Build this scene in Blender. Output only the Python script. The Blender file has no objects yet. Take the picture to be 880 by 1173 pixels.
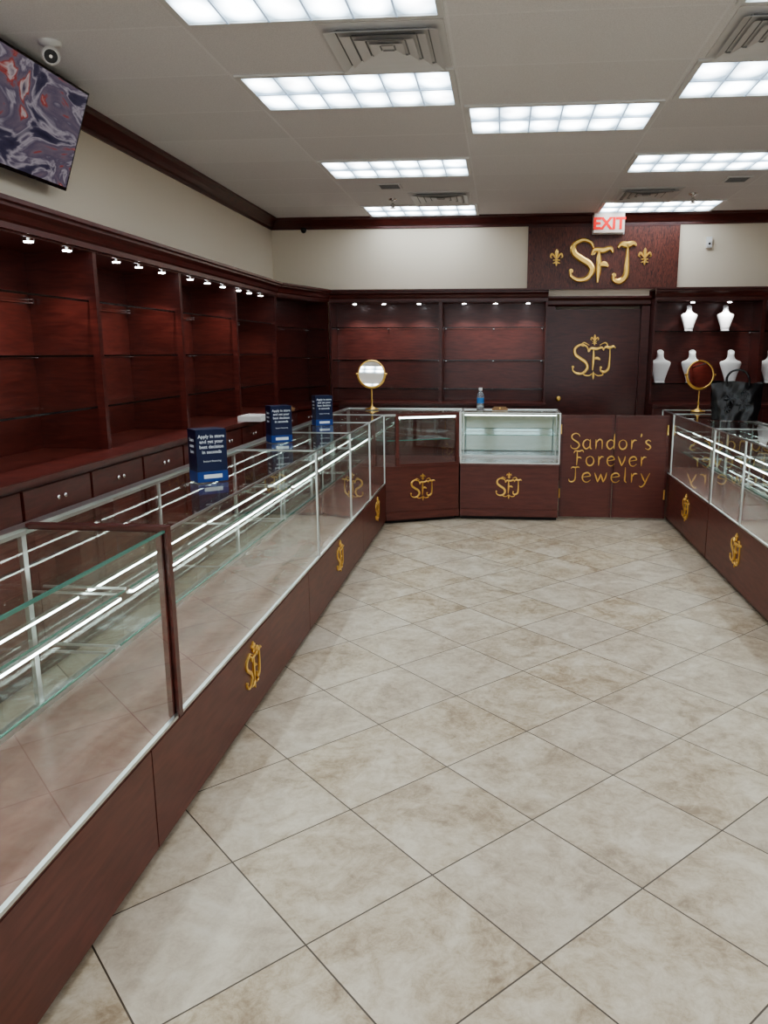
import bpy, math, random
from mathutils import Matrix, Vector
random.seed(3)
S=bpy.context.scene
try:
    S.view_settings.view_transform='AgX'; S.view_settings.exposure=.46
    S.view_settings.look='AgX - Medium High Contrast'
except Exception: pass

# ------------------------------------------------------------------ materials
def mat(name):
    m=bpy.data.materials.new(name); m.use_nodes=True
    nt=m.node_tree; nt.nodes.clear()
    out=nt.nodes.new('ShaderNodeOutputMaterial')
    return m,nt,out
def N(nt,t,**k):
    n=nt.nodes.new(t)
    for a,b in k.items(): setattr(n,a,b)
    return n
def principled(name,col,rough=.5,metal=0,coat=0,emit=None,es=0,trans=0):
    m,nt,out=mat(name)
    p=N(nt,'ShaderNodeBsdfPrincipled')
    p.inputs['Base Color'].default_value=(*col,1)
    p.inputs['Roughness'].default_value=rough
    p.inputs['Metallic'].default_value=metal
    if coat: p.inputs['Coat Weight'].default_value=coat; p.inputs['Coat Roughness'].default_value=.12
    if emit: p.inputs['Emission Color'].default_value=(*emit,1); p.inputs['Emission Strength'].default_value=es
    if trans: p.inputs['Transmission Weight'].default_value=trans
    nt.links.new(p.outputs[0],out.inputs[0])
    return m
def ramp(nt,stops):
    r=N(nt,'ShaderNodeValToRGB'); e=r.color_ramp.elements
    while len(e)<len(stops): e.new(.5)
    for i,(p,c) in enumerate(stops): e[i].position=p; e[i].color=(*c,1)
    return r
def wood(name,c0,c1,rough=.35,scale=(2,2,14),coat=.3,spec=.5,nscale=3.2,dist=.6):
    m,nt,out=mat(name); L=nt.links
    tc=N(nt,'ShaderNodeTexCoord'); mp=N(nt,'ShaderNodeMapping'); mp.inputs['Scale'].default_value=scale
    no=N(nt,'ShaderNodeTexNoise'); no.inputs['Scale'].default_value=nscale; no.inputs['Detail'].default_value=6; no.inputs['Distortion'].default_value=dist
    L.new(tc.outputs['Object'],mp.inputs[0]); L.new(mp.outputs[0],no.inputs['Vector'])
    r=ramp(nt,[(.3,c0),(.7,c1)]); L.new(no.outputs['Fac'],r.inputs[0])
    p=N(nt,'ShaderNodeBsdfPrincipled'); L.new(r.outputs[0],p.inputs['Base Color'])
    p.inputs['Roughness'].default_value=rough; p.inputs['Coat Weight'].default_value=coat; p.inputs['Coat Roughness'].default_value=.2
    p.inputs['Specular IOR Level'].default_value=spec
    L.new(p.outputs[0],out.inputs[0]); return m
def emission(name,col,s):
    m,nt,out=mat(name); e=N(nt,'ShaderNodeEmission'); e.inputs[0].default_value=(*col,1); e.inputs[1].default_value=s
    nt.links.new(e.outputs[0],out.inputs[0]); return m
def glass(name,tint,boost=1.6,mx=.9):
    m,nt,out=mat(name); L=nt.links
    lw=N(nt,'ShaderNodeLayerWeight'); lw.inputs[0].default_value=.5
    pw=N(nt,'ShaderNodeMath',operation='POWER'); pw.inputs[1].default_value=4.0
    L.new(lw.outputs['Facing'],pw.inputs[0])
    ma=N(nt,'ShaderNodeMath',operation='MULTIPLY_ADD'); ma.inputs[1].default_value=.85; ma.inputs[2].default_value=.045*boost
    L.new(pw.outputs[0],ma.inputs[0])
    mi=N(nt,'ShaderNodeMath',operation='MINIMUM'); mi.inputs[1].default_value=mx; L.new(ma.outputs[0],mi.inputs[0])
    t=N(nt,'ShaderNodeBsdfTransparent'); t.inputs[0].default_value=(*tint,1)
    g=N(nt,'ShaderNodeBsdfGlossy'); g.inputs['Roughness'].default_value=.0; g.inputs[0].default_value=(.95,1,.98,1)
    mx_=N(nt,'ShaderNodeMixShader'); L.new(mi.outputs[0],mx_.inputs[0]); L.new(t.outputs[0],mx_.inputs[1]); L.new(g.outputs[0],mx_.inputs[2])
    L.new(mx_.outputs[0],out.inputs[0]); return m

WOOD=wood('mahogany',(.062,.0110,.0085),(.115,.0225,.0165))
WOODF=wood('mahogany_panel',(.098,.024,.0175),(.145,.037,.027),rough=.42,coat=.15)
SIGNW=wood('burl_sign_wood',(.018,.006,.005),(.23,.062,.040),rough=.4,scale=(9,2,1.6),nscale=5,dist=3.0)
DECK=wood('case_deck',(.17,.082,.066),(.27,.145,.12),rough=.22,scale=(3,1,1))
DARK=principled('toe_kick',(.012,.006,.006),.6)
ALU=principled('aluminium',(.62,.64,.63),.32,1)
CHROME=principled('chrome',(.8,.8,.8),.12,1)
GOLD=principled('gold',(.92,.61,.19),.28,.92)
GLASS=glass('case_glass',(.962,.990,.980))
SHELFG=glass('shelf_glass',(.91,.965,.945))
GEDGE=principled('glass_edge',(.10,.26,.21),.15)
DEDGE=principled('shelf_edge',(.014,.009,.008),.15)
MIRROR=principled('mirror',(.9,.9,.9),.02,1)
TMIRROR=principled('tinted_mirror',(.42,.52,.52),.04,1)
LED=emission('led_strip',(.90,1,.97),14)
LEDS=emission('led_strip_soft',(.88,1,.97),6)
SPOT=emission('spot_lens',(.92,.96,1),25)
WHITE=principled('white_plastic',(.8,.8,.78),.4)
VELVET=principled('white_leatherette',(.85,.85,.86),.5)
BLACK=principled('black_plastic',(.008,.008,.009),.22)
GREY=principled('grey_print',(.05,.05,.055),.5)
RED=principled('exit_red',(.80,.015,.01),.5,emit=(1,.02,.01),es=.25)
EXITW=principled('exit_face',(.72,.62,.54),.5)
BLUE=principled('navy_card',(.006,.014,.062),.4)
BLUE2=principled('blue_card',(.012,.05,.24),.4)
CARDTXT=principled('card_text',(.75,.8,.85),.5)
VENT=principled('vent_metal',(.76,.75,.74),.5)
VENTD=principled('vent_gap',(.25,.25,.25),.8)
CLEAR=principled('clear_plastic',(.75,.82,.86),.1,trans=.8)
CYAN=principled('label_blue',(.05,.2,.5),.4)
TAN=principled('tan_leather',(.35,.2,.1),.6)

def plaster(name,c,b=.15,sc=60):
    m,nt,out=mat(name); L=nt.links
    tc=N(nt,'ShaderNodeTexCoord'); no=N(nt,'ShaderNodeTexNoise'); no.inputs['Scale'].default_value=sc; no.inputs['Detail'].default_value=4
    L.new(tc.outputs['Object'],no.inputs['Vector'])
    bp=N(nt,'ShaderNodeBump'); bp.inputs['Strength'].default_value=b; bp.inputs['Distance'].default_value=.004; L.new(no.outputs['Fac'],bp.inputs['Height'])
    p=N(nt,'ShaderNodeBsdfPrincipled'); p.inputs['Base Color'].default_value=(*c,1); p.inputs['Roughness'].default_value=.8
    L.new(bp.outputs[0],p.inputs['Normal']); L.new(p.outputs[0],out.inputs[0]); return m
WALL=plaster('wall_paint',(.84,.76,.62))
FT=.438
def floor_mat():
    m,nt,out=mat('floor_tile'); L=nt.links
    tc=N(nt,'ShaderNodeTexCoord')
    mp=N(nt,'ShaderNodeMapping'); 
    mp.inputs['Rotation'].default_value=(0,0,math.radians(-45))
    a=(-.18+2.652)/math.sqrt(2); b=(2.652+.18)/math.sqrt(2)
    mp.inputs['Location'].default_value=(-(a%FT)+FT*40,-(b%FT)+FT*40,0)
    L.new(tc.outputs['Object'],mp.inputs[0])
    br=N(nt,'ShaderNodeTexBrick'); br.offset=0; br.squash=1
    br.inputs['Scale'].default_value=1; br.inputs['Brick Width'].default_value=FT; br.inputs['Row Height'].default_value=FT
    br.inputs['Mortar Size'].default_value=.0025; br.inputs['Mortar Smooth'].default_value=.1
    br.inputs['Color1'].default_value=(0,0,0,1); br.inputs['Color2'].default_value=(1,1,1,1); br.inputs['Mortar'].default_value=(0,0,0,1)
    L.new(mp.outputs[0],br.inputs['Vector'])
    add=N(nt,'ShaderNodeVectorMath',operation='MULTIPLY_ADD'); add.inputs[1].default_value=(7,7,7)
    L.new(br.outputs['Color'],add.inputs[0]); L.new(tc.outputs['Object'],add.inputs[2])
    no=N(nt,'ShaderNodeTexNoise'); no.inputs['Scale'].default_value=4.2; no.inputs['Detail'].default_value=10; no.inputs['Roughness'].default_value=.68; no.inputs['Distortion'].default_value=.7
    L.new(add.outputs[0],no.inputs['Vector'])
    n2=N(nt,'ShaderNodeTexNoise'); n2.inputs['Scale'].default_value=19; n2.inputs['Detail'].default_value=9; n2.inputs['Roughness'].default_value=.8; n2.inputs['Distortion'].default_value=.5
    L.new(add.outputs[0],n2.inputs['Vector'])
    mxn=N(nt,'ShaderNodeMath',operation='MULTIPLY_ADD'); mxn.inputs[1].default_value=.45; 
    sc=N(nt,'ShaderNodeMath',operation='MULTIPLY'); sc.inputs[1].default_value=.55; L.new(no.outputs['Fac'],sc.inputs[0])
    L.new(n2.outputs['Fac'],mxn.inputs[0]); L.new(sc.outputs[0],mxn.inputs[2])
    r=ramp(nt,[(.39,(.31,.225,.14)),(.46,(.46,.365,.25)),(.52,(.57,.48,.355)),(.60,(.67,.595,.475))]); L.new(mxn.outputs[0],r.inputs[0])
    tint=N(nt,'ShaderNodeMix',data_type='RGBA'); tint.blend_type='MIX'
    bw=N(nt,'ShaderNodeMath',operation='MULTIPLY'); bw.inputs[1].default_value=.36; L.new(br.outputs['Color'],bw.inputs[0]); L.new(bw.outputs[0],tint.inputs[0])
    L.new(r.outputs[0],tint.inputs[6]); tint.inputs[7].default_value=(.62,.57,.50,1)
    g=N(nt,'ShaderNodeMix',data_type='RGBA'); L.new(br.outputs['Fac'],g.inputs[0]); L.new(tint.outputs[2],g.inputs[6]); g.inputs[7].default_value=(.085,.062,.043,1)
    p=N(nt,'ShaderNodeBsdfPrincipled'); L.new(g.outputs[2],p.inputs['Base Color'])
    rr=N(nt,'ShaderNodeMapRange'); rr.inputs[3].default_value=.22; rr.inputs[4].default_value=.5; L.new(mxn.outputs[0],rr.inputs[0]); L.new(rr.outputs[0],p.inputs['Roughness'])
    bp=N(nt,'ShaderNodeBump'); bp.invert=True; bp.inputs['Strength'].default_value=.3; bp.inputs['Distance'].default_value=.002; L.new(br.outputs['Fac'],bp.inputs['Height']); L.new(bp.outputs[0],p.inputs['Normal'])
    L.new(p.outputs[0],out.inputs[0]); return m
FLOOR=floor_mat()
CX,CY=1.29,.667
def ceil_mat():
    m,nt,out=mat('ceiling_tile'); L=nt.links
    tc=N(nt,'ShaderNodeTexCoord'); mp=N(nt,'ShaderNodeMapping'); mp.inputs['Location'].default_value=(.29+CX*20,CY*20,0)
    L.new(tc.outputs['Object'],mp.inputs[0])
    br=N(nt,'ShaderNodeTexBrick'); br.offset=0; br.inputs['Scale'].default_value=1; br.inputs['Brick Width'].default_value=CX; br.inputs['Row Height'].default_value=CY
    br.inputs['Mortar Size'].default_value=.008; br.inputs['Color1'].default_value=(.85,.83,.82,1); br.inputs['Color2'].default_value=(.91,.89,.88,1); br.inputs['Mortar'].default_value=(.95,.935,.925,1)
    L.new(mp.outputs[0],br.inputs['Vector'])
    no=N(nt,'ShaderNodeTexNoise'); no.inputs['Scale'].default_value=180; no.inputs['Detail'].default_value=3; L.new(tc.outputs['Object'],no.inputs['Vector'])
    r=ramp(nt,[(.35,(.88,.88,.88)),(.6,(1,1,1))]); L.new(no.outputs['Fac'],r.inputs[0])
    mu=N(nt,'ShaderNodeMix',data_type='RGBA'); mu.blend_type='MULTIPLY'; mu.inputs[0].default_value=1; L.new(br.outputs['Color'],mu.inputs[6]); L.new(r.outputs[0],mu.inputs[7])
    p=N(nt,'ShaderNodeBsdfPrincipled'); L.new(mu.outputs[2],p.inputs['Base Color']); p.inputs['Roughness'].default_value=.9
    bp=N(nt,'ShaderNodeBump'); bp.inputs['Strength'].default_value=.5; bp.inputs['Distance'].default_value=.004; L.new(br.outputs['Fac'],bp.inputs['Height']); L.new(bp.outputs[0],p.inputs['Normal'])
    L.new(p.outputs[0],out.inputs[0]); return m
CEIL=ceil_mat()
def lens_mat():
    # prismatic lens with 6 x 2 cells, their pillow shading painted into the emission (object origin is the fixture centre)
    m,nt,out=mat('light_lens'); L=nt.links
    def M(op,a,b=None,c=None):
        n=N(nt,'ShaderNodeMath',operation=op)
        for i,v in enumerate((a,b,c)):
            if v is None: continue
            if isinstance(v,(int,float)): n.inputs[i].default_value=v
            else: L.new(v,n.inputs[i])
        return n.outputs[0]
    tc=N(nt,'ShaderNodeTexCoord'); sp=N(nt,'ShaderNodeSeparateXYZ'); L.new(tc.outputs['Object'],sp.inputs[0])
    fx=M('FRACT',M('MULTIPLY_ADD',sp.outputs[0],6/1.22,50.0)); fy=M('FRACT',M('MULTIPLY_ADD',sp.outputs[1],2/.61,50.0))
    ax=M('ABSOLUTE',M('SUBTRACT',fx,.5)); ay=M('ABSOLUTE',M('SUBTRACT',fy,.5))
    px=M('POWER',M('MULTIPLY',ax,2.0),2.2); py=M('POWER',M('MULTIPLY',ay,2.0),2.2)
    e2=M('MINIMUM',M('ADD',px,py),1.2)
    wv=N(nt,'ShaderNodeTexNoise'); wv.inputs['Scale'].default_value=3.5; L.new(tc.outputs['Object'],wv.inputs['Vector'])
    mr=N(nt,'ShaderNodeMapRange'); mr.inputs[1].default_value=.3; mr.inputs[2].default_value=.7; mr.inputs[3].default_value=3.6; mr.inputs[4].default_value=8.8; L.new(wv.outputs['Fac'],mr.inputs[0])
    st=M('MULTIPLY',mr.outputs[0],M('MULTIPLY_ADD',e2,-.68,1.0))
    cm=N(nt,'ShaderNodeMix',data_type='RGBA'); L.new(e2,cm.inputs[0]); cm.inputs[6].default_value=(.98,.985,1,1); cm.inputs[7].default_value=(.66,.85,1,1)
    e=N(nt,'ShaderNodeEmission'); L.new(cm.outputs[2],e.inputs[0]); L.new(st,e.inputs[1]); L.new(e.outputs[0],out.inputs[0]); return m
LENS=lens_mat()
LOUV=principled('louver',(.50,.58,.66),.4,emit=(.6,.78,1),es=.35)
def tv_mat():
    m,nt,out=mat('tv_picture'); L=nt.links
    tc=N(nt,'ShaderNodeTexCoord'); mp=N(nt,'ShaderNodeMapping'); mp.inputs['Rotation'].default_value=(.6,0,0); mp.inputs['Scale'].default_value=(1,1,2.2)
    L.new(tc.outputs['Object'],mp.inputs[0])
    vo=N(nt,'ShaderNodeTexNoise'); vo.inputs['Scale'].default_value=2.4; vo.inputs['Distortion'].default_value=1.2; vo.inputs['Detail'].default_value=4
    L.new(mp.outputs[0],vo.inputs['Vector'])
    r=ramp(nt,[(.30,(.02,.02,.04)),(.42,(.05,.045,.075)),(.47,(.28,.25,.28)),(.51,(.09,.075,.11)),(.57,(.14,.11,.14)),(.60,(.24,.045,.04)),(.64,(.38,.31,.31)),(.72,(.06,.05,.08))]); L.new(vo.outputs['Fac'],r.inputs[0])
    e=N(nt,'ShaderNodeEmission'); e.inputs[1].default_value=.6; L.new(r.outputs[0],e.inputs[0])
    g=N(nt,'ShaderNodeBsdfGlossy'); g.inputs['Roughness'].default_value=.15
    mx=N(nt,'ShaderNodeMixShader'); mx.inputs[0].default_value=.06; L.new(e.outputs[0],mx.inputs[1]); L.new(g.outputs[0],mx.inputs[2]); L.new(mx.outputs[0],out.inputs[0]); return m
TVM=tv_mat()

# ------------------------------------------------------------------ builder
def frame(o,xd,yd):
    xd=Vector(xd).normalized(); yd=Vector(yd).normalized(); zd=Vector((0,0,1))
    M=Matrix.Identity(4)
    for i in range(3):
        M[i][0]=xd[i]; M[i][1]=yd[i]; M[i][2]=zd[i]; M[i][3]=o[i]
    return M
def catmull(pts,n=6):
    if len(pts)<3:
        a,b=pts; return [tuple(a[k]+(b[k]-a[k])*i/n for k in range(len(a))) for i in range(n+1)]
    P=[pts[0]]+list(pts)+[pts[-1]]; out=[]
    for i in range(1,len(P)-2):
        p0,p1,p2,p3=P[i-1],P[i],P[i+1],P[i+2]
        for j in range(n):
            t=j/n
            out.append(tuple(.5*((2*p1[k])+(-p0[k]+p2[k])*t+(2*p0[k]-5*p1[k]+4*p2[k]-p3[k])*t*t+(-p0[k]+3*p1[k]-3*p2[k]+p3[k])*t**3) for k in range(len(p1))))
    out.append(tuple(pts[-1])); return out
class B:
    def __init__(s): s.v=[];s.f=[];s.mi=[];s.sm=[];s.mats=[];s.M=Matrix.Identity(4)
    def m(s,mt):
        if mt not in s.mats: s.mats.append(mt)
        return s.mats.index(mt)
    def add(s,vs,fs,mt,smooth=False):
        o=len(s.v); s.v+=[tuple(s.M@Vector(p)) for p in vs]; k=s.m(mt)
        for f in fs: s.f.append([i+o for i in f]); s.mi.append(k); s.sm.append(smooth)
    def box(s,x0,x1,y0,y1,z0,z1,mt):
        vs=[(x,y,z) for z in(z0,z1) for y in(y0,y1) for x in(x0,x1)]
        s.add(vs,[(0,2,3,1),(4,5,7,6),(0,1,5,4),(2,6,7,3),(0,4,6,2),(1,3,7,5)],mt)
    def quad(s,a,b,c,d,mt): s.add([a,b,c,d],[(0,1,2,3)],mt)
    def prism(s,poly,z0,z1,mt):
        n=len(poly); vs=[(x,y,z0) for x,y in poly]+[(x,y,z1) for x,y in poly]
        fs=[tuple(range(n))[::-1],tuple(range(n,2*n))]+[(i,(i+1)%n,n+(i+1)%n,n+i) for i in range(n)]
        s.add(vs,fs,mt)
    def xprism(s,poly,x0,x1,mt,k0=0,k1=0):
        n=len(poly); vs=[(x0+k0*y,y,z) for y,z in poly]+[(x1+k1*y,y,z) for y,z in poly]
        fs=[tuple(range(n))[::-1],tuple(range(n,2*n))]+[(i,(i+1)%n,n+(i+1)%n,n+i) for i in range(n)]
        s.add(vs,fs,mt)
    def lathe(s,prof,o,mt,seg=20,sx=1,sy=1,ax='z'):
        vs=[];fs=[]
        for r,h in prof:
            for i in range(seg):
                a=2*math.pi*i/seg; p=(r*math.cos(a)*sx,r*math.sin(a)*sy,h)
                if ax=='y': p=(p[0],p[2],p[1])
                if ax=='x': p=(p[2],p[0],p[1])
                vs.append((o[0]+p[0],o[1]+p[1],o[2]+p[2]))
        for j in range(len(prof)-1):
            for i in range(seg):
                a=j*seg+i;b=j*seg+(i+1)%seg; fs.append((a,b,b+seg,a+seg))
        s.add(vs,fs,mt,True)
        k=len(prof)-1
        s.add(vs[:seg],[tuple(range(seg))],mt); s.add(vs[k*seg:],[tuple(range(seg))],mt)
    def ribbon(s,pts,ox,oz,sc,w0,w1,y0,y1,mt,n=6,xs=1.0):
        # flat-faced stroke with bevelled edges
        P=catmull([(ox+p[0]*sc*xs,oz+p[1]*sc) for p in pts],n); K=len(P); vs=[]
        for i,(x,z) in enumerate(P):
            a=P[max(i-1,0)]; b=P[min(i+1,K-1)]; dx,dz=b[0]-a[0],b[1]-a[1]; l=math.hypot(dx,dz) or 1
            w=(w0+(w1-w0)*math.sin(math.pi*i/(K-1))**1.3)*sc*.5; nx,nz=-dz/l*w,dx/l*w
            ym=y1+(y0-y1)*.7; q=.55
            vs+=[(x-nx*q,y0,z-nz*q),(x-nx,ym,z-nz),(x-nx,y1,z-nz),(x+nx,y1,z+nz),(x+nx,ym,z+nz),(x+nx*q,y0,z+nz*q)]
        fs=[(0,1,2,3,4,5),tuple(range(6*K-6,6*K))]
        for i in range(K-1):
            for j in range(6):
                a=6*i+j;b=6*i+(j+1)%6; fs.append((a,b,b+6,a+6))
        s.add(vs,fs,mt)
    def tube(s,pts,r,mt,seg=8,closed=False):
        P=[Vector(p) for p in pts]; K=len(P); vs=[];fs=[]
        for i,p in enumerate(P):
            a=P[(i-1)%K if closed else max(i-1,0)]; b=P[(i+1)%K if closed else min(i+1,K-1)]
            t=(b-a).normalized(); up=Vector((0,0,1)) if abs(t.z)<.95 else Vector((0,1,0))
            if closed: up=Vector((.02,.97,.05)) 
            u=t.cross(up).normalized(); w=t.cross(u)
            for j in range(seg):
                an=2*math.pi*j/seg; vs.append(tuple(p+u*r*math.cos(an)+w*r*math.sin(an)))
        for i in range(K if closed else K-1):
            for j in range(seg):
                a=i*seg+j;b=i*seg+(j+1)%seg; c=((i+1)%K)*seg; fs.append((a,b,c+(j+1)%seg,c+j))
        if not closed: fs+= [tuple(range(seg)),tuple(range((K-1)*seg,K*seg))]
        s.add(vs,fs,mt,True)
    def text(s,t,x,y,z,size,mt,ext=.001,align='CENTER',bold=0):
        c=bpy.data.curves.new('t','FONT'); c.body=t; c.size=size; c.extrude=ext; c.align_x=align; c.resolution_u=3; c.offset=bold
        o=bpy.data.objects.new('t',c); S.collection.objects.link(o); bpy.context.view_layer.update()
        me=o.to_mesh(); vs=[(x+v.co.x,y-v.co.z,z+v.co.y) for v in me.vertices]; fs=[tuple(p.vertices) for p in me.polygons]
        s.add(vs,fs,mt); o.to_mesh_clear(); bpy.data.objects.remove(o); bpy.data.curves.remove(c)
    def done(s,name):
        xs=[p[0] for p in s.v]; ys=[p[1] for p in s.v]; zs=[p[2] for p in s.v]
        o=Vector(((min(xs)+max(xs))/2,(min(ys)+max(ys))/2,min(zs)))
        me=bpy.data.meshes.new(name); me.from_pydata([tuple(Vector(p)-o) for p in s.v],[],s.f)
        for mt in s.mats: me.materials.append(mt)
        me.polygons.foreach_set('material_index',s.mi); me.polygons.foreach_set('use_smooth',s.sm); me.update()
        ob=bpy.data.objects.new(name,me); ob.location=o; S.collection.objects.link(ob)
        return ob

# ------------------------------------------------------------------ lettering
G={
'S':(.62,[[(.58,.80),(.50,.94),(.30,1.0),(.10,.88),(.10,.68),(.28,.53),(.48,.40),(.56,.22),(.44,.04),(.22,0),(.05,.10),(.03,.24)]]),
'F':(.60,[[(.20,.93),(.21,.5),(.19,.0)],[(.0,.80),(.08,.95),(.32,.93),(.52,.99),(.60,.86)],[(.20,.50),(.36,.53),(.48,.46)]]),
'J':(.58,[[(.36,.96),(.37,.5),(.34,.14),(.20,0),(.05,.04),(.02,.18)],[(.12,.88),(.2,.97),(.36,.95),(.5,.99),(.58,.93)]]),
'a':(.62,[[(.48,.50),(.28,.61),(.08,.45),(.06,.2),(.22,0),(.40,.1),(.49,.3)],[(.49,.62),(.49,.1),(.60,.0)]]),
'n':(.60,[[(.08,.62),(.10,.3),(.09,0)],[(.10,.38),(.28,.61),(.46,.52),(.48,0)]]),
'd':(.62,[[(.48,.48),(.28,.60),(.08,.45),(.06,.2),(.22,0),(.40,.1),(.49,.3)],[(.50,1.0),(.49,.5),(.50,.0)]]),
'o':(.60,[[(.28,.61),(.09,.50),(.05,.28),(.14,.06),(.30,0),(.46,.10),(.52,.32),(.44,.53),(.28,.61)]]),
'r':(.44,[[(.08,.62),(.10,.3),(.09,0)],[(.10,.34),(.22,.57),(.40,.58)]]),
's':(.44,[[(.36,.52),(.22,.61),(.07,.52),(.12,.38),(.30,.26),(.36,.12),(.22,0),(.04,.08)]]),
"'":(.20,[[(.10,1.02),(.10,.9),(.06,.8)]]),
'e':(.56,[[(.06,.32),(.28,.36),(.48,.42),(.40,.58),(.26,.61),(.09,.50),(.05,.25),(.16,.03),(.34,0),(.50,.14)]]),
'v':(.54,[[(.02,.62),(.14,.3),(.25,0)],[(.25,0),(.40,.35),(.46,.64)]]),
'w':(.76,[[(.02,.62),(.12,.3),(.20,0)],[(.20,0),(.30,.3),(.36,.55)],[(.36,.55),(.44,.25),(.50,0)],[(.50,0),(.62,.3),(.68,.64)]]),
'l':(.24,[[(.10,1.0),(.10,.5),(.10,.12),(.20,0)]]),
'y':(.54,[[(.02,.62),(.14,.3),(.26,.03)],[(.50,.64),(.36,.28),(.22,-.12),(.06,-.28),(-.04,-.2)]]),
}
def word(b,t,cx,z,h,y0,y1,mt,w0=.07,w1=.14,xs=1.0,sp=.06):
    W=sum(G[c][0]+sp for c in t)*h*xs; x=cx-W/2
    for c in t:
        for st in G[c][1]: b.ribbon(st,x,z,h,w0,w1,y0,y1,mt,n=5,xs=xs)
        x+=(G[c][0]+sp)*h*xs
def disc(b,x,z,r,y0,y1,mt):
    n=10; vs=[(x+r*math.cos(2*math.pi*i/n),y0,z+r*math.sin(2*math.pi*i/n)) for i in range(n)]+[(x+r*math.cos(2*math.pi*i/n),y1,z+r*math.sin(2*math.pi*i/n)) for i in range(n)]
    b.add(vs,[tuple(range(n)),tuple(range(n,2*n))]+[(i,(i+1)%n,n+(i+1)%n,n+i) for i in range(n)],mt)
def fleur(b,x,z,h,y0,y1,mt):
    b.ribbon([(0,-.1),(0,.25),(0,.5)],x,z,h,.0,.22,y0,y1,mt)
    for s in(-1,1):
        b.ribbon([(0,-.12),(.10*s,.05),(.26*s,.22),(.34*s,.05),(.24*s,-.02)],x,z,h,.03,.12,y0,y1,mt)
        b.ribbon([(0,-.15),(.10*s,-.28),(.22*s,-.30)],x,z,h,.02,.09,y0,y1,mt)
    b.ribbon([(-.2,-.13),(.2,-.13)],x,z,h,.06,.08,y0,y1,mt)
    b.ribbon([(0,-.1),(0,-.3),(0,-.48)],x,z,h,.0,.14,y0,y1,mt)
def logo(b,cx,cz,h,y0,y1,mt,orn=True):
    k=h*(.56 if orn else 1.0)
    for st in G['S'][1]: b.ribbon([(p[0]*1.15-.90,p[1]*1.2-.64) for p in st],cx,cz,k,.05,.145,y0,y1,mt)
    for st in G['F'][1]: b.ribbon([(p[0]*1.05-.24,p[1]*.95-.50) for p in st],cx,cz,k,.045,.12,y0-.001,y1,mt)
    for st in G['J'][1]: b.ribbon([(p[0]*1.05+.26,p[1]*1.05-.56) for p in st],cx,cz,k,.045,.12,y0,y1,mt)
    disc(b,cx-.22*k,cz+.32*k,.055*k,y0,y1,mt); disc(b,cx-.86*k,cz-.36*k,.055*k,y0,y1,mt); disc(b,cx+.30*k,cz-.38*k,.05*k,y0,y1,mt)
    if orn:
        fleur(b,cx,cz+h*.42,h*.26,y0,y1,mt)
        b.ribbon([(0,-.30),(0,-.40),(0,-.50)],cx,cz,h,.0,.06,y0,y1,mt)
        for s in(-1,1):
            b.ribbon([(0,-.33),(.10*s,-.40),(.22*s,-.38),(.20*s,-.32)],cx,cz,h,.01,.035,y0,y1,mt)
            b.ribbon([(.12*s,.30),(.24*s,.36),(.30*s,.30),(.24*s,.27)],cx,cz,h,.01,.035,y0,y1,mt)

# ------------------------------------------------------------------ room shell
XL,XR,YF,YB,H=-2.78,3.40,-3.0,9.45,3.09
def recenter(o):
    off=o.location.copy()
    for v in o.data.vertices: v.co+=off
    o.location=(0,0,0)
b=B(); b.box(XL-.1,XR+.1,YF-.1,YB+.1,-.05,0,FLOOR); recenter(b.done('floor'))
b=B(); b.box(XL-.1,XR+.1,YF-.1,YB+.1,H,H+.05,CEIL); recenter(b.done('ceiling'))
b=B(); b.box(XL-.1,XL,YF,YB,0,H,WALL); b.done('wall_left')
b=B(); b.box(XR,XR+.1,YF,YB,0,H,WALL); b.done('wall_right')
b=B(); b.box(XL-.1,XR+.1,YB,YB+.1,0,H,WALL); b.done('wall_back')
b=B()
b.box(XL-.1,XR+.1,YF-.1,YF,2.6,H,WALL); b.box(XL-.1,XR+.1,YF-.1,YF,0,.25,WALL)
for x0,x1 in((XL-.1,-2.3),(-.35,-.2),(.95,1.1),(3.0,XR+.1)): b.box(x0,x1,YF-.1,YF,.25,2.6,WALL)
b.done('wall_front')
for i,(x0,x1) in enumerate(((-2.3,-.35),(-.2,.95),(1.1,3.0))):
    b=B(); 
    for a,c in((x0,x0+.05),(x1-.05,x1)): b.box(a,c,YF-.08,YF-.02,.25,2.6,ALU)
    b.box(x0+.05,x1-.05,YF-.08,YF-.02,.25,.3,ALU); b.box(x0+.05,x1-.05,YF-.08,YF-.02,2.55,2.6,ALU); b.box(x0+.05,x1-.05,YF-.08,YF-.02,2.05,2.1,ALU)
    b.quad((x0+.05,YF-.05,.3),(x1-.05,YF-.05,.3),(x1-.05,YF-.05,2.55),(x0+.05,YF-.05,2.55),GLASS)
    b.done('window_%d'%(i+1))
prof=[(0,H),(-.10,H),(-.10,H-.02),(-.075,H-.03),(-.05,H-.06),(-.03,H-.09),(-.015,H-.10),(-.015,H-.125),(0,H-.125)]
b=B(); b.M=frame((XL,YF,0),(0,1,0),(-1,0,0)); b.xprism(prof,0,YB-YF,WOOD,0,1); b.done('trim_1')
b=B(); b.M=frame((XL,YB,0),(1,0,0),(0,1,0)); b.xprism(prof,0,XR-XL,WOOD,-1,1); b.done('trim_2')
b=B(); b.M=frame((XR,YF,0),(0,1,0),(1,0,0)); b.xprism(prof,0,YB-YF,WOOD,0,1); b.done('trim_3')

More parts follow.
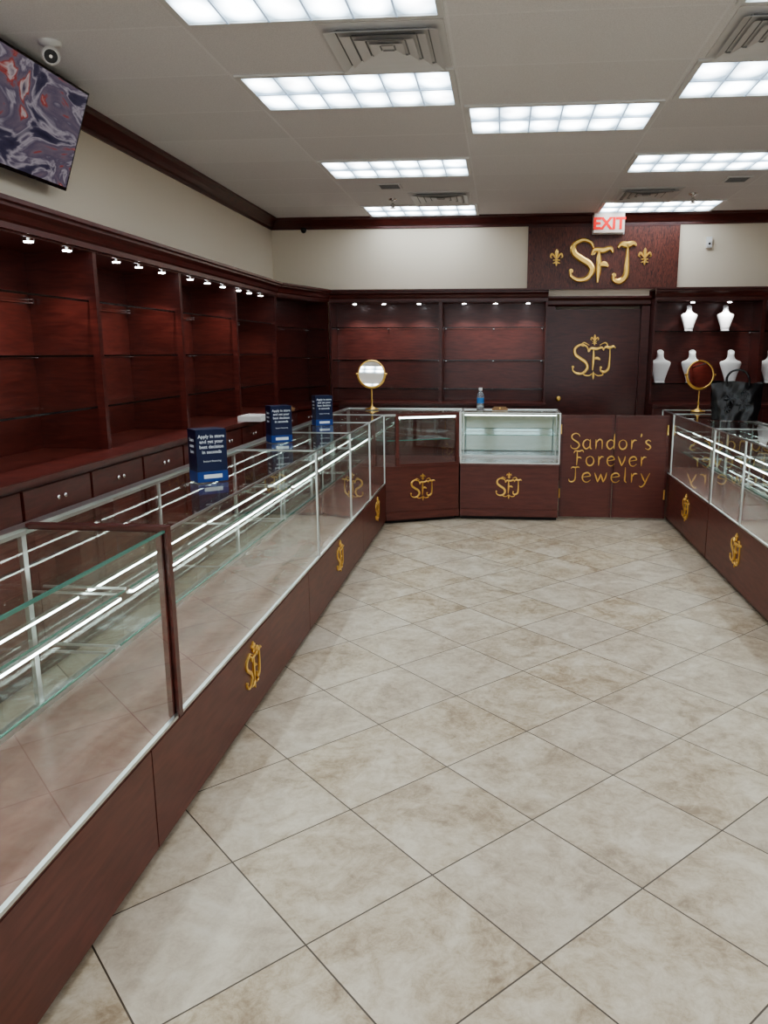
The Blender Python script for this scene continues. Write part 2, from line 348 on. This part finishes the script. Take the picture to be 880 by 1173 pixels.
# ------------------------------------------------------------------ shelving
SPOTS=[]
def shelving(bays,D,M,name,zs=(1.22,1.52,1.83),spots=(),base=True,bot=.97,e0=0,e1=0):
    b=B(); b.M=M; L=bays[-1]; x0=bays[0]
    zt=2.24
    b.box(x0,L,D-.02,D,bot,zt,WOOD)
    for x in bays:
        a=max(x0,x-.02); c=min(L,x+.02); b.box(a,c,0,D-.02,bot,2.10,WOOD)
    b.box(x0,L,.0,D-.02,2.10,2.13,WOOD)
    cp=[(.0,2.11),(-.02,2.11),(-.02,2.14),(-.035,2.15),(-.045,2.18),(-.075,2.20),(-.075,2.215),(-.095,2.22),(-.095,2.24),(.0,2.24)]
    b.xprism(cp,x0,L,WOOD,e0,e1)
    b.box(x0,L,0,D-.02,2.225,2.24,WOOD)
    for i in range(len(bays)-1):
        a,c=bays[i]+.022,bays[i+1]-.022
        for z in zs:
            b.quad((a,.05,z),(c,.05,z),(c,D-.025,z),(a,D-.025,z),SHELFG)
            b.box(a,c,.043,.05,z-.006,z+.005,DEDGE)
            for xx in (a+.02,(a+c)/2,c-.02): b.box(xx-.008,xx+.008,D-.06,D-.02,z-.014,z-.004,CHROME)
            b.box(a,c,D-.027,D-.02,z-.012,z-.004,WOODF)
    if base:
        f=-.20
        b.box(x0,L,f-.015,D,bot-.03,bot,WOOD)
        b.box(x0,L,f+.015,D,.08,bot-.03,WOOD); b.box(x0,L,f+.06,D,0,.08,DARK)
        for i in range(len(bays)-1):
            n=2; w=(bays[i+1]-bays[i])/n
            for k in range(n):
                a=bays[i]+k*w+.012; c=a+w-.024
                b.box(a,c,f,f+.015,bot-.19,bot-.05,WOOD); b.box(a,c,f,f+.015,.10,bot-.21,WOOD)
                b.box(a+.05,c-.05,f-.004,f,.16,bot-.27,WOODF)
                for q in (-.03,.03):
                    b.lathe([(.004,-.018),(.011,-.016),(.012,-.008),(.005,0)],((a+c)/2+q,f,bot-.12),CHROME,10,ax='y')
    for x in spots:
        b.lathe([(.030,2.085),(.032,2.10)],(x,.035,0),CHROME,14)
        b.lathe([(.022,2.080),(.023,2.085)],(x,.035,0),SPOT,14)
    o=b.done(name)
    for x in spots: SPOTS.append((M@Vector((x,.035,2.07)),o,M.to_3x3()@Vector((0,.35,-1))))
    return o
lb=[0.82,2.02,3.22,4.42,5.62,6.82,8.02]
shelving([y for y in lb],.43,frame((-2.35,0,0),(0,1,0),(-1,0,0)),'wall_shelving_unit',spots=(2.6,3.0,3.5,3.85,4.2,4.75,5.05,5.4,5.9,6.25,6.6,7.0,7.3,7.65),e1=.15)
p1=Vector((-2.35,8.03,0)); p2=Vector((-2.03,9.07,0)); dd=(p2-p1); Ld=dd.length; dn=dd.normalized()
shelving([0,Ld],.30,frame(p1,dn,(-dn.y,dn.x,0)),'corner_shelving_unit',zs=(1.15,1.48,1.80),spots=(),e0=-.15,e1=.5)
shelving([-2.02,-.72,.50],.37,frame((0,9.07,0),(1,0,0),(0,1,0)),'wall_shelving_unit',zs=(1.12,1.45,1.82),spots=(-1.72,-1.38,-.97,-.45,-.09,.28),e0=-.5)
shelving([1.68,2.87,3.38],.37,frame((0,9.07,0),(1,0,0),(0,1,0)),'wall_shelving_unit',zs=(1.19,1.77),spots=(2.1,2.5,3.1))
shelving([-x for x in lb[::-1]],.43,frame((2.96,0,0),(0,-1,0),(1,0,0)),'wall_shelving_unit',spots=(-2.6,-3.4,-4.2,-5.0,-5.8,-6.6,-7.4))

# door + casing + sign
b=B()
b.box(.60,1.58,9.36,9.40,.01,2.03,WOOD)
b.lathe([(.012,-.05),(.028,-.05),(.03,-.03),(.012,-.02),(.012,0)],(.67,9.36,1.0),GOLD,16,ax='y')
logo(b,1.07,1.47,.50,9.345,9.36,GOLD)
b.done('door_1')
b=B()
b.box(.505,.60,9.30,9.448,0,2.06,WOOD); b.box(1.58,1.675,9.30,9.448,0,2.06,WOOD)
b.M=frame((0,9.30,0),(1,0,0),(0,1,0))
b.xprism([(.148,2.06),(0,2.06),(-.03,2.08),(-.03,2.12),(-.06,2.15),(-.06,2.17),(.148,2.17)],.505,1.675,WOOD); b.M=Matrix.Identity(4)
b.box(.505,.60,9.28,9.30,1.0,2.06,WOOD); b.box(1.58,1.675,9.28,9.30,1.0,2.06,WOOD)
b.done('trim_4')
b=B(); b.box(.27,1.98,9.41,9.448,2.26,2.96,SIGNW)
b.box(.27,1.98,9.405,9.41,2.26,2.275,WOOD);b.box(.27,1.98,9.405,9.41,2.945,2.96,WOOD)
SG=GOLD
for ch,ox,oz,k in (('S',.75,2.36,.44),('F',1.00,2.33,.38),('J',1.24,2.34,.42)):
    for st in G[ch][1]: b.ribbon(st,ox,oz,k,.06,.17,9.375,9.41,SG,xs=1.05,n=8)
disc(b,1.02,2.66,.025,9.385,9.41,SG); disc(b,.77,2.46,.025,9.385,9.41,SG); disc(b,1.26,2.41,.025,9.385,9.41,SG)
fleur(b,.60,2.61,.20,9.39,9.41,SG); fleur(b,1.60,2.61,.20,9.39,9.41,SG)
b.done('shop_sign_board')
b=B(); b.box(1.00,1.34,9.30,9.36,2.865,3.085,EXITW); b.box(.99,1.35,9.36,9.385,2.855,3.09,WHITE); b.text('EXIT',1.17,9.298,2.905,.175,RED,.002,bold=.006); b.done('exit_sign')
b=B(); b.box(2.28,2.34,9.41,9.448,2.70,2.82,WHITE); b.box(2.285,2.335,9.40,9.41,2.71,2.78,WHITE); b.lathe([(.010,-.006),(.012,0)],(2.31,9.40,2.745),BLACK,10,ax='y'); b.done('motion_sensor')

# ------------------------------------------------------------------ display cases
def case(M,L,name,D=.50,zt=1.0,zb=.375,base=None,posts=(),logos=(),fm=ALU,shelves=((.80,.15),(.60,.20)),leds=((.79,.15),(.79,.29)),end0=False,end1=True,lh=.20,lz=None,trim=False,back=None,led=None):
    b=B(); b.M=M; b0,b1=base or (0,L)
    b.box(b0+.003,b1-.003,0,D,.035,zb-.012,WOODF); b.box(b0+.01,b1-.01,.035,D-.02,0,.035,DARK)
    b.box(0,L,.004,D,zb-.012,zb,DECK)
    if trim: b.box(b0+.003,b1-.003,-.012,0,.035,.10,WOODF); b.box(b0+.003,b1-.003,-.008,0,zb-.03,zb-.012,WOODF)
    t=.012
    b.box(0,L,-.002,.012,zb,zb+.010,ALU)
    b.box(0,L,0,.007,zt-.008,zt,ALU if fm is ALU else GEDGE)
    b.box(0,L,D-.045,D,zt-.022,zt+.002,ALU); b.box(0,L,D-.04,D-.005,zb,zb+.02,ALU)
    for x in [0,L-t]+list(posts):
        w=fm if x in(0,L-t) else ALU
        b.box(x,x+t,0,t,zb+.010,zt-.008,w); b.box(x,x+t,D-.02,D-.005,zb+.02,zt-.022,ALU)
        b.box(x,x+t,t,D-.045,zt-.009,zt,w)
        if fm is not ALU and x==L-t: b.box(x-.012,x+t+.006,-.006,D-.045,zt,zt+.012,w); b.box(x-.010,x+t+.006,-.006,.0,zb-.0,zt,w); b.box(x-.01,x+t,t,t+.02,zb,zt,w)
    b.quad((t,.005,zb+.010),(L-t,.005,zb+.010),(L-t,.005,zt-.008),(t,.005,zt-.008),GLASS)
    b.quad((t,.007,zt-.004),(L-t,.007,zt-.004),(L-t,D-.045,zt-.004),(t,D-.045,zt-.004),GLASS)
    b.quad((t,D-.018,zb+.02),(L-t,D-.018,zb+.02),(L-t,D-.018,zt-.022),(t,D-.018,zt-.022),back or SHELFG)
    if not back: b.box(L/2-.008,L/2+.008,D-.022,D-.012,zb+.02,zt-.022,ALU)
    if end1: b.quad((L-.007,t,zb),(L-.007,D-.03,zb),(L-.007,D-.03,zt-.01),(L-.007,t,zt-.01),GLASS)
    if end0: b.quad((.007,t,zb),(.007,D-.03,zb),(.007,D-.03,zt-.01),(.007,t,zt-.01),GLASS)
    for z,y in shelves:
        b.quad((.02,y,z),(L-.02,y,z),(L-.02,D-.05,z),(.02,D-.05,z),SHELFG); b.box(.02,L-.02,y-.004,y,z-.003,z+.003,GEDGE)
        n=max(2,int(L/.9)+1)
        for i in range(n):
            xx=.03+(L-.06)*i/(n-1); b.box(xx-.004,xx+.004,y+.02,D-.05,z-.012,z-.005,ALU)
    for z,y in leds:
        b.box(.04,L-.04,y,y+.016,z-.006,z-.004,ALU); b.box(.04,L-.04,y+.001,y+.015,z-.014,z-.006,led or LED)
    for x in logos: logo(b,x,lz if lz else .235,lh,-.008,0,GOLD)
    return b.done(name)
def LM(y): return frame((-1.03,y,0),(0,1,0),(-1,0,0))
case(LM(.25),2.0,'display_case',base=(0,1.78),fm=WOOD,logos=(.7,))
case(LM(2.25),1.98,'display_case',base=(-.22,1.70),logos=(.73,))
case(LM(4.23),1.77,'display_case',base=(-.28,1.39),posts=(.97,),logos=(.54,))
case(LM(6.0),.77,'display_case',base=(-.38,.77),logos=(.30,))
case(frame((-.375,7.08,0),(1,0,0),(0,1,0)),.915,'display_case',zb=.53,logos=(.457,),lz=.32,lh=.24,trim=True,end0=True,shelves=((.78,.15),),leds=((.985,.02),),back=TMIRROR,led=LEDS)
def RM(y): return frame((1.54,y,0),(0,-1,0),(1,0,0))
case(RM(7.62),.50,'display_case',zb=.44,end1=False)
case(RM(7.11),1.36,'display_case',zb=.44,logos=(.68,),lz=.27,lh=.22,end0=True)
case(RM(5.74),1.44,'display_case',zb=.44,logos=(.72,),lz=.27,lh=.22,posts=(.72,))
case(RM(4.29),1.99,'display_case',zb=.44,logos=(1.0,),lz=.27,lh=.22)
case(RM(2.29),1.99,'display_case',zb=.44,logos=(1.0,),lz=.27,lh=.22)
# corner pentagon case
b=B()
P=[(-1.03,6.785),(-.385,7.08),(-.385,7.58),(-1.53,7.58),(-1.53,6.785)]
b.prism(P,.035,.53,WOODF)
b.prism([(-1.0,6.84),(-.42,7.11),(-.42,7.55),(-1.5,7.55),(-1.5,6.84)],0,.035,DARK)
u=Vector((P[1][0]-P[0][0],P[1][1]-P[0][1],0)); Lc=u.length; u.normalize(); Mf=frame((P[0][0],P[0][1],0),u,(-u.y,u.x,0)); b.M=Mf
b.box(0,Lc,-.012,0,.035,.10,WOODF); b.box(0,Lc,-.01,0,.515,.53,WOODF)
logo(b,Lc/2,.32,.24,-.008,0,GOLD)
w=.03
b.box(.10,.10+w,.0,w,.53,1.0,WOODF); b.box(Lc-w,Lc,.0,w,.53,1.0,WOODF); b.box(.10+w,Lc-w,0,.02,.975,1.0,WOODF); b.box(.10+w,Lc-w,0,.02,.53,.545,WOODF)
b.quad((.0,.01,.545),(Lc-w,.01,.545),(Lc-w,.01,.975),(.0,.01,.975),GLASS); b.box(0,.10,0,.01,.98,1.0,ALU)
b.box(.10+w,Lc-w,.025,.04,.955,.97,LEDS)
b.box(.05,Lc-.05,.10,.105,.746,.754,GEDGE); b.quad((.05,.105,.75),(Lc-.05,.105,.75),(Lc-.05,.45,.75),(.05,.45,.75),SHELFG)
b.M=Matrix.Identity(4)
b.add([(x,y,.996) for x,y in P],[(0,1,2,3,4)],GLASS)
b.box(-1.53,-.385,7.545,7.58,.975,1.003,ALU); b.box(-1.53,-1.50,6.785,7.545,.975,1.003,ALU)
for x,y in((-1.53,7.55),(-.415,7.55),(-1.53,6.785)): b.box(x,x+.03,y,y+.03,.53,.975,ALU)
b.quad((-1.5,7.57,.53),(-.41,7.57,.53),(-.41,7.57,.975),(-1.5,7.57,.975),SHELFG)
b.done('corner_display_case')

# gate
b=B()
for x0,x1 in((.553,1.036),(1.044,1.53)):
    b.box(x0,x1,7.19,7.225,.02,.975,WOODF); b.box(x0,x1,7.187,7.19,.95,.975,WOOD); b.box(x0,x0+.02,7.187,7.19,.02,.95,WOOD); b.box(x1-.02,x1,7.187,7.19,.02,.95,WOOD)
for x in(.553,1.515):
    for z in(.2,.8): b.lathe([(.008,z),(.008,z+.09)],(x,7.182,0),GOLD,10)
for t,z in(("Sandor's",.665),("Forever",.510),("Jewelry",.355)):
    word(b,t,1.02,z,.142,7.178,7.187,GOLD,w0=.035,w1=.095,xs={"Sandor's":1.03,"Forever":1.04,"Jewelry":1.18}[t],sp=.13)
b.done('swing_gate')

# ------------------------------------------------------------------ ceiling fixtures
def troffer(x0,y0,name='ceiling_light_panel'):
    b=B(); x1=x0+1.22; y1=y0+.61; z=H-.002
    b.box(x0-.02,x1+.02,y0-.02,y0+.012,z-.012,z,WHITE); b.box(x0-.02,x1+.02,y1-.012,y1+.02,z-.012,z,WHITE)
    b.box(x0-.02,x0+.012,y0+.012,y1-.012,z-.012,z,WHITE); b.box(x1-.012,x1+.02,y0+.012,y1-.012,z-.012,z,WHITE)
    b.quad((x0+.012,y0+.012,z-.002),(x1-.012,y0+.012,z-.002),(x1-.012,y1-.012,z-.002),(x0+.012,y1-.012,z-.002),LENS)
    for i in range(1,6):
        x=x0+1.22*i/6; b.box(x-.005,x+.005,y0+.012,y1-.012,z-.014,z-.003,LOUV)
    b.box(x0+.012,x1-.012,(y0+y1)/2-.007,(y0+y1)/2+.007,z-.014,z-.003,LOUV)
    b.done(name)
for x,y in((-1.54,3.36),(-1.54,4.69),(-1.54,6.70),(-1.54,8.70),(-.255,5.36),(1.04,3.36),(1.04,4.69),(1.04,6.70),(1.04,8.70),(-1.54,1.36),(1.04,1.36),(-.255,2.0),(-1.54,-.64),(1.04,-.64),(-1.54,-2.3),(1.04,-2.3)): troffer(x,y)  # rows overhead and behind the camera are unseen, added to light the room
def diffuser(cx,cy):
    b=B(); z=H-.001
    b.box(cx-.31,cx+.31,cy-.31,cy+.31,z-.006,z,VENT)
    for i,(r,dz) in enumerate(((.28,.035),(.215,.03),(.15,.026),(.085,.022))):
        for sx,sy in((1,0),(-1,0),(0,1),(0,-1)):
            n=Vector((sx,sy)); t=Vector((-sy,sx)); c=Vector((cx,cy)); ri=r-.055
            o1=c+n*r; i1=c+n*ri
            a=o1-t*r; bb=o1+t*r; cc=i1+t*ri; d=i1-t*ri
            b.quad((a.x,a.y,z-dz),(bb.x,bb.y,z-dz),(cc.x,cc.y,z-.008),(d.x,d.y,z-.008),VENT)
            a2=c+n*(ri+.006); b.box(a2.x-(.004 if sx else ri),a2.x+(.004 if sx else ri),a2.y-(.004 if sy else ri),a2.y+(.004 if sy else ri),z-.012,z-.006,VENTD)
    b.done('air_vent')
for x,y in((-.62,4.335),(1.36,4.335),(-.66,8.33),(1.40,8.33)): diffuser(x,y)
def grille(cx,cy):
    b=B(); z=H-.001; b.box(cx-.11,cx+.11,cy-.11,cy+.11,z-.008,z,VENT)
    for i in range(7): b.box(cx-.09,cx+.09,cy-.09+i*.027,cy-.084+i*.027,z-.012,z-.008,VENTD)
    b.done('return_grille')
grille(-1.10,7.72); grille(2.10,7.72)
def sprinkler(x,y):
    b=B(); b.lathe([(.045,H-.001),(.042,H-.012),(.014,H-.014),(.012,H-.05),(.02,H-.055),(.008,H-.085),(.03,H-.09),(.03,H-.094)],(x,y,0),CHROME,16)
    b.tube([(x-.012,y,H-.05),(x-.026,y,H-.068),(x-.008,y,H-.09)],.004,CHROME); b.tube([(x+.012,y,H-.05),(x+.026,y,H-.068),(x+.008,y,H-.09)],.004,CHROME)
    b.done('fire_sprinkler')
sprinkler(-1.16,8.35); sprinkler(1.86,8.35)
b=B(); b.lathe([(.055,H-.001),(.055,H-.015),(.03,H-.02),(.022,H-.03)],(-2.33,4.12,0),WHITE,20)
b.M=Matrix.Translation((-2.33,4.12,H-.065))@Matrix.Rotation(.5,4,'Z')@Matrix.Rotation(.35,4,'X')
b.lathe([(.028,.06),(.042,.045),(.045,0),(.042,-.05),(.036,-.055)],(0,0,0),WHITE,20,ax='y')
b.lathe([(.030,-.058),(.032,-.054)],(0,0,0),BLACK,20,ax='y'); b.lathe([(.008,-.062),(.009,-.058)],(0,0,0),CHROME,12,ax='y')
b.M=Matrix.Identity(4); b.done('security_camera')
b=B(); b.lathe([(.03,H-.128),(.035,H-.15),(.025,H-.175),(.008,H-.185)],(-2.35,9.30,0),BLACK,14); b.box(-2.36,-2.34,9.30,9.435,H-.135,H-.128,WHITE); b.done('security_camera')

# TV on tilted mount
b=B()
ang=math.atan2(.20,.54)
b.M=Matrix.Translation((-2.68,3.60,2.505))@Matrix.Rotation(ang,4,'Y')
W,Hh=1.17,.577
b.box(-.035,0,0,W,0,Hh,BLACK); b.box(-.07,-.035,.3,.85,.12,.45,BLACK)
b.add([(.0015,.012,.02),(.0015,W-.012,.02),(.0015,W-.012,Hh-.012),(.0015,.012,Hh-.012)],[(0,1,2,3)],TVM)
b.M=Matrix.Identity(4)
b.tube([(-2.66,4.19,2.79),(-2.77,4.19,2.79)],.018,BLACK); b.box(-2.779,-2.765,4.07,4.31,2.66,2.90,BLACK)
b.done('wall_tv')

# ------------------------------------------------------------------ props
def vanity(x,y,z,rot):
    b=B(); b.M=Matrix.Translation((x,y,z))@Matrix.Rotation(rot,4,'Z')
    b.lathe([(.065,0),(.065,.008),(.03,.016),(.010,.03),(.007,.06),(.011,.08),(.007,.10),(.007,.19)],(0,0,0),GOLD,22)
    R=.125; c=.335
    b.tube([(R*1.08*math.cos(t),.0,c+R*1.08*math.sin(t)) for t in [math.pi+math.pi*i/20 for i in range(21)]],.005,GOLD)
    for s in(-1,1): b.lathe([(.010,-.012),(.010,.012)],(s*R*1.08,0,c),GOLD,10,ax='x')
    T=b.M.copy(); b.M=T@Matrix.Translation((0,0,c))@Matrix.Rotation(-.12,4,'X')
    b.tube([(R*math.cos(2*math.pi*i/40),0,R*math.sin(2*math.pi*i/40)) for i in range(40)],.009,GOLD,closed=True)
    b.lathe([(R,-.004),(R,.004)],(0,0,0),MIRROR,40,ax='y')
    b.done('vanity_mirror')
vanity(-1.24,7.35,1.003,.1); vanity(1.81,7.36,1.003,.2)
def standee(x,y,z,rot):
    b=B(); b.M=Matrix.Translation((x,y,z))@Matrix.Rotation(rot,4,'Z')
    w,d,h=.066,.05,.222
    b.box(-w,w,-d,d,0,h,BLUE); b.box(-w,w,-d-.0015,-d,0,.045,BLUE2); b.box(-w-.0015,-w,-d,d,0,.045,BLUE2)
    for i,t in enumerate(('Apply in store','and get your','best decision','in seconds')): b.text(t,0,-d-.001,h-.035-i*.022,.020,CARDTXT,.0004,bold=.0004)
    b.text('Instant financing',0,-d-.001,.085,.012,CARDTXT,.0004); b.box(-.04,.04,-d-.0025,-d-.0015,.015,.032,CARDTXT)
    b.M=b.M@Matrix.Rotation(-math.pi/2,4,'Z')
    for i,t in enumerate(('Learn','more','here')): b.text(t,0,-w-.0012,h-.05-.025*i,.022,CARDTXT,.0004,bold=.0004)
    b.done('brochure_box')
standee(-1.25,3.17,1.0,.72); standee(-1.36,4.62,1.0,.62); standee(-1.35,5.74,1.0,.55)
b=B(); b.lathe([(.03,0),(.034,.006),(.034,.05),(.031,.055),(.034,.06),(.034,.13),(.03,.155),(.014,.18),(.014,.19)],(-.20,7.33,1.0),CLEAR,24)
b.lathe([(.0345,.07),(.0345,.12)],(-.20,7.33,1.0),CYAN,24); b.lathe([(.017,.188),(.017,.21),(.015,.213)],(-.20,7.33,1.0),WHITE,18); b.done('water_bottle')
b=B(); b.prism([(-.09,7.35),(.06,7.35),(.06,7.42),(-.09,7.42)],1.0,1.02,TAN); b.prism([(-.075,7.36),(.045,7.36),(.045,7.41),(-.075,7.41)],1.02,1.032,TAN); b.box(-.02,-.01,7.345,7.35,1.012,1.03,GOLD); b.done('ring_box')
# plastic carrier bag on right counter
b=B(); b.M=Matrix.Translation((1.87,6.42,1.004))@Matrix.Rotation(-.15,4,'Z')
nx,nz=12,9
def bagpt(u,v,s):
    w=.175+.02*v+.006*math.sin(9*v+2*s); x=(2*u-1)*w
    dep=(.05*(1-.55*v)+.012*math.sin(7*u+5*v+s)*(.3+v*.7)+.006*math.sin(19*u-11*v))*(1-(2*u-1)**6*.75)
    return (x,s*dep,v*.30+.012*math.sin(6*u+s)*v)
for s_ in(-1,1):
    vs=[bagpt(i/nx,j/nz,s_) for j in range(nz+1) for i in range(nx+1)]
    b.add(vs,[(j*(nx+1)+i,j*(nx+1)+i+1,(j+1)*(nx+1)+i+1,(j+1)*(nx+1)+i) for j in range(nz) for i in range(nx)],BLACK,True)
for k in(0,1):
    vs=[];
    for j in range(nz+1): vs+= [bagpt(k,j/nz,-1),bagpt(k,j/nz,1)]
    b.add(vs,[(2*j,2*j+1,2*j+3,2*j+2) for j in range(nz)],BLACK,True)
vs=[];
for i in range(nx+1): vs+=[bagpt(i/nx,0,-1),bagpt(i/nx,0,1)]
b.add(vs,[(2*i,2*i+1,2*i+3,2*i+2) for i in range(nx)],BLACK)
for yy,dx in((-.03,0),(.03,.01)): b.tube(catmull([(-.08+dx,yy,.27),(-.085+dx,yy,.34),(-.045+dx,yy,.39),(.03+dx,yy,.395),(.08+dx,yy,.34),(.085+dx,yy,.27)],5),.008,BLACK)
for cx_,cz_,r_ in((-.05,.17,.045),(.05,.13,.05),(.06,.21,.03),(-.07,.09,.03)):
    for q in range(6):
        a=q*math.pi/3; b.ribbon([(0,0),(math.cos(a)*.6,math.sin(a)*.6+.1),(math.cos(a),math.sin(a))],cx_,cz_,r_,.05,.30,-.068,-.060,GREY)
b.done('shopping_bag')
b=B(); b.M=Matrix.Translation((-2.10,6.42,.97))
b.prism([(-.10,-.14),(.10,-.14),(.10,.14),(-.10,.14)],0,.012,WHITE)
for a in((-.10,-.09,-.14,.14),(.09,.10,-.14,.14),(-.09,.09,-.14,-.13),(-.09,.09,.13,.14)): b.box(*a,.012,.045,WHITE)
b.done('jewelry_tray')
b=B(); b.M=Matrix.Translation((-2.15,7.5,.97)); b.box(-.09,.09,-.07,.07,0,.03,TAN); b.box(-.07,.07,-.05,.05,.03,.05,TAN); b.done('leather_case')
def bust(x,y,z,k=1.0):
    b=B(); seg=28
    b.box(x-.05*k,x+.05*k,y-.01*k,y+.07*k,z,z+.008*k,VELVET)
    prof=[(.008,.052,.020),(.05,.062,.024),(.10,.078,.030),(.15,.096,.036),(.185,.108,.040),(.205,.110,.040),(.218,.102,.038),(.226,.082,.035),(.234,.060,.032),(.246,.044,.030),(.265,.036,.029),(.295,.033,.028),(.318,.034,.028),(.322,.028,.022)]
    vs=[];fs=[]
    for h,w,d in prof:
        for i in range(seg):
            a=2*math.pi*i/seg; c_,s_=math.cos(a),math.sin(a)
            dz=-.018*k*(-s_) if h>.29 else 0
            vs.append((x+w*k*math.copysign(abs(c_)**.85,c_),y+d*k*s_+(.02+.03*h/.32)*k,z+h*k+dz))
    for j in range(len(prof)-1):
        for i in range(seg):
            p=j*seg+i;q=j*seg+(i+1)%seg; fs.append((p,q,q+seg,p+seg))
    fs+=[tuple(range(seg))[::-1],tuple(range((len(prof)-1)*seg,len(prof)*seg))]
    b.add(vs,fs,VELVET,True); b.done('necklace_bust')
for x in(2.10,2.50,3.08): bust(x,9.20,1.776,.85)
for x in(1.81,2.17,2.60,3.04): bust(x,9.20,1.196,1.1)

# ------------------------------------------------------------------ lights / world / camera
for i,(p,par,d) in enumerate(SPOTS):
    l=bpy.data.lights.new('spot_bulb','SPOT'); l.energy=9; l.spot_size=math.radians(95); l.spot_blend=.6; l.shadow_soft_size=.02; l.color=(1,.97,.94)
    o=bpy.data.objects.new('spot_bulb',l); S.collection.objects.link(o); o.parent=par
    o.matrix_parent_inverse=Matrix.Translation(par.location).inverted()
    o.location=p; o.rotation_euler=d.to_track_quat('-Z','Y').to_euler()
w=bpy.data.worlds.new('World'); S.world=w; w.use_nodes=True
bg=w.node_tree.nodes['Background']; bg.inputs[0].default_value=(.90,.93,1,1); bg.inputs[1].default_value=1.8

cam=bpy.data.cameras.new('camera'); co=bpy.data.objects.new('camera',cam); S.collection.objects.link(co); S.camera=co
cam.sensor_fit='AUTO'; cam.sensor_width=36; cam.lens=880/1173*36; cam.shift_x=-50/1173; cam.clip_start=.05
psi=math.radians(5.46); p=math.radians(11.75)
F=Vector((-math.sin(psi)*math.cos(p),math.cos(psi)*math.cos(p),-math.sin(p)))
co.location=(0,0,1.54); co.rotation_euler=F.to_track_quat('-Z','Y').to_euler()
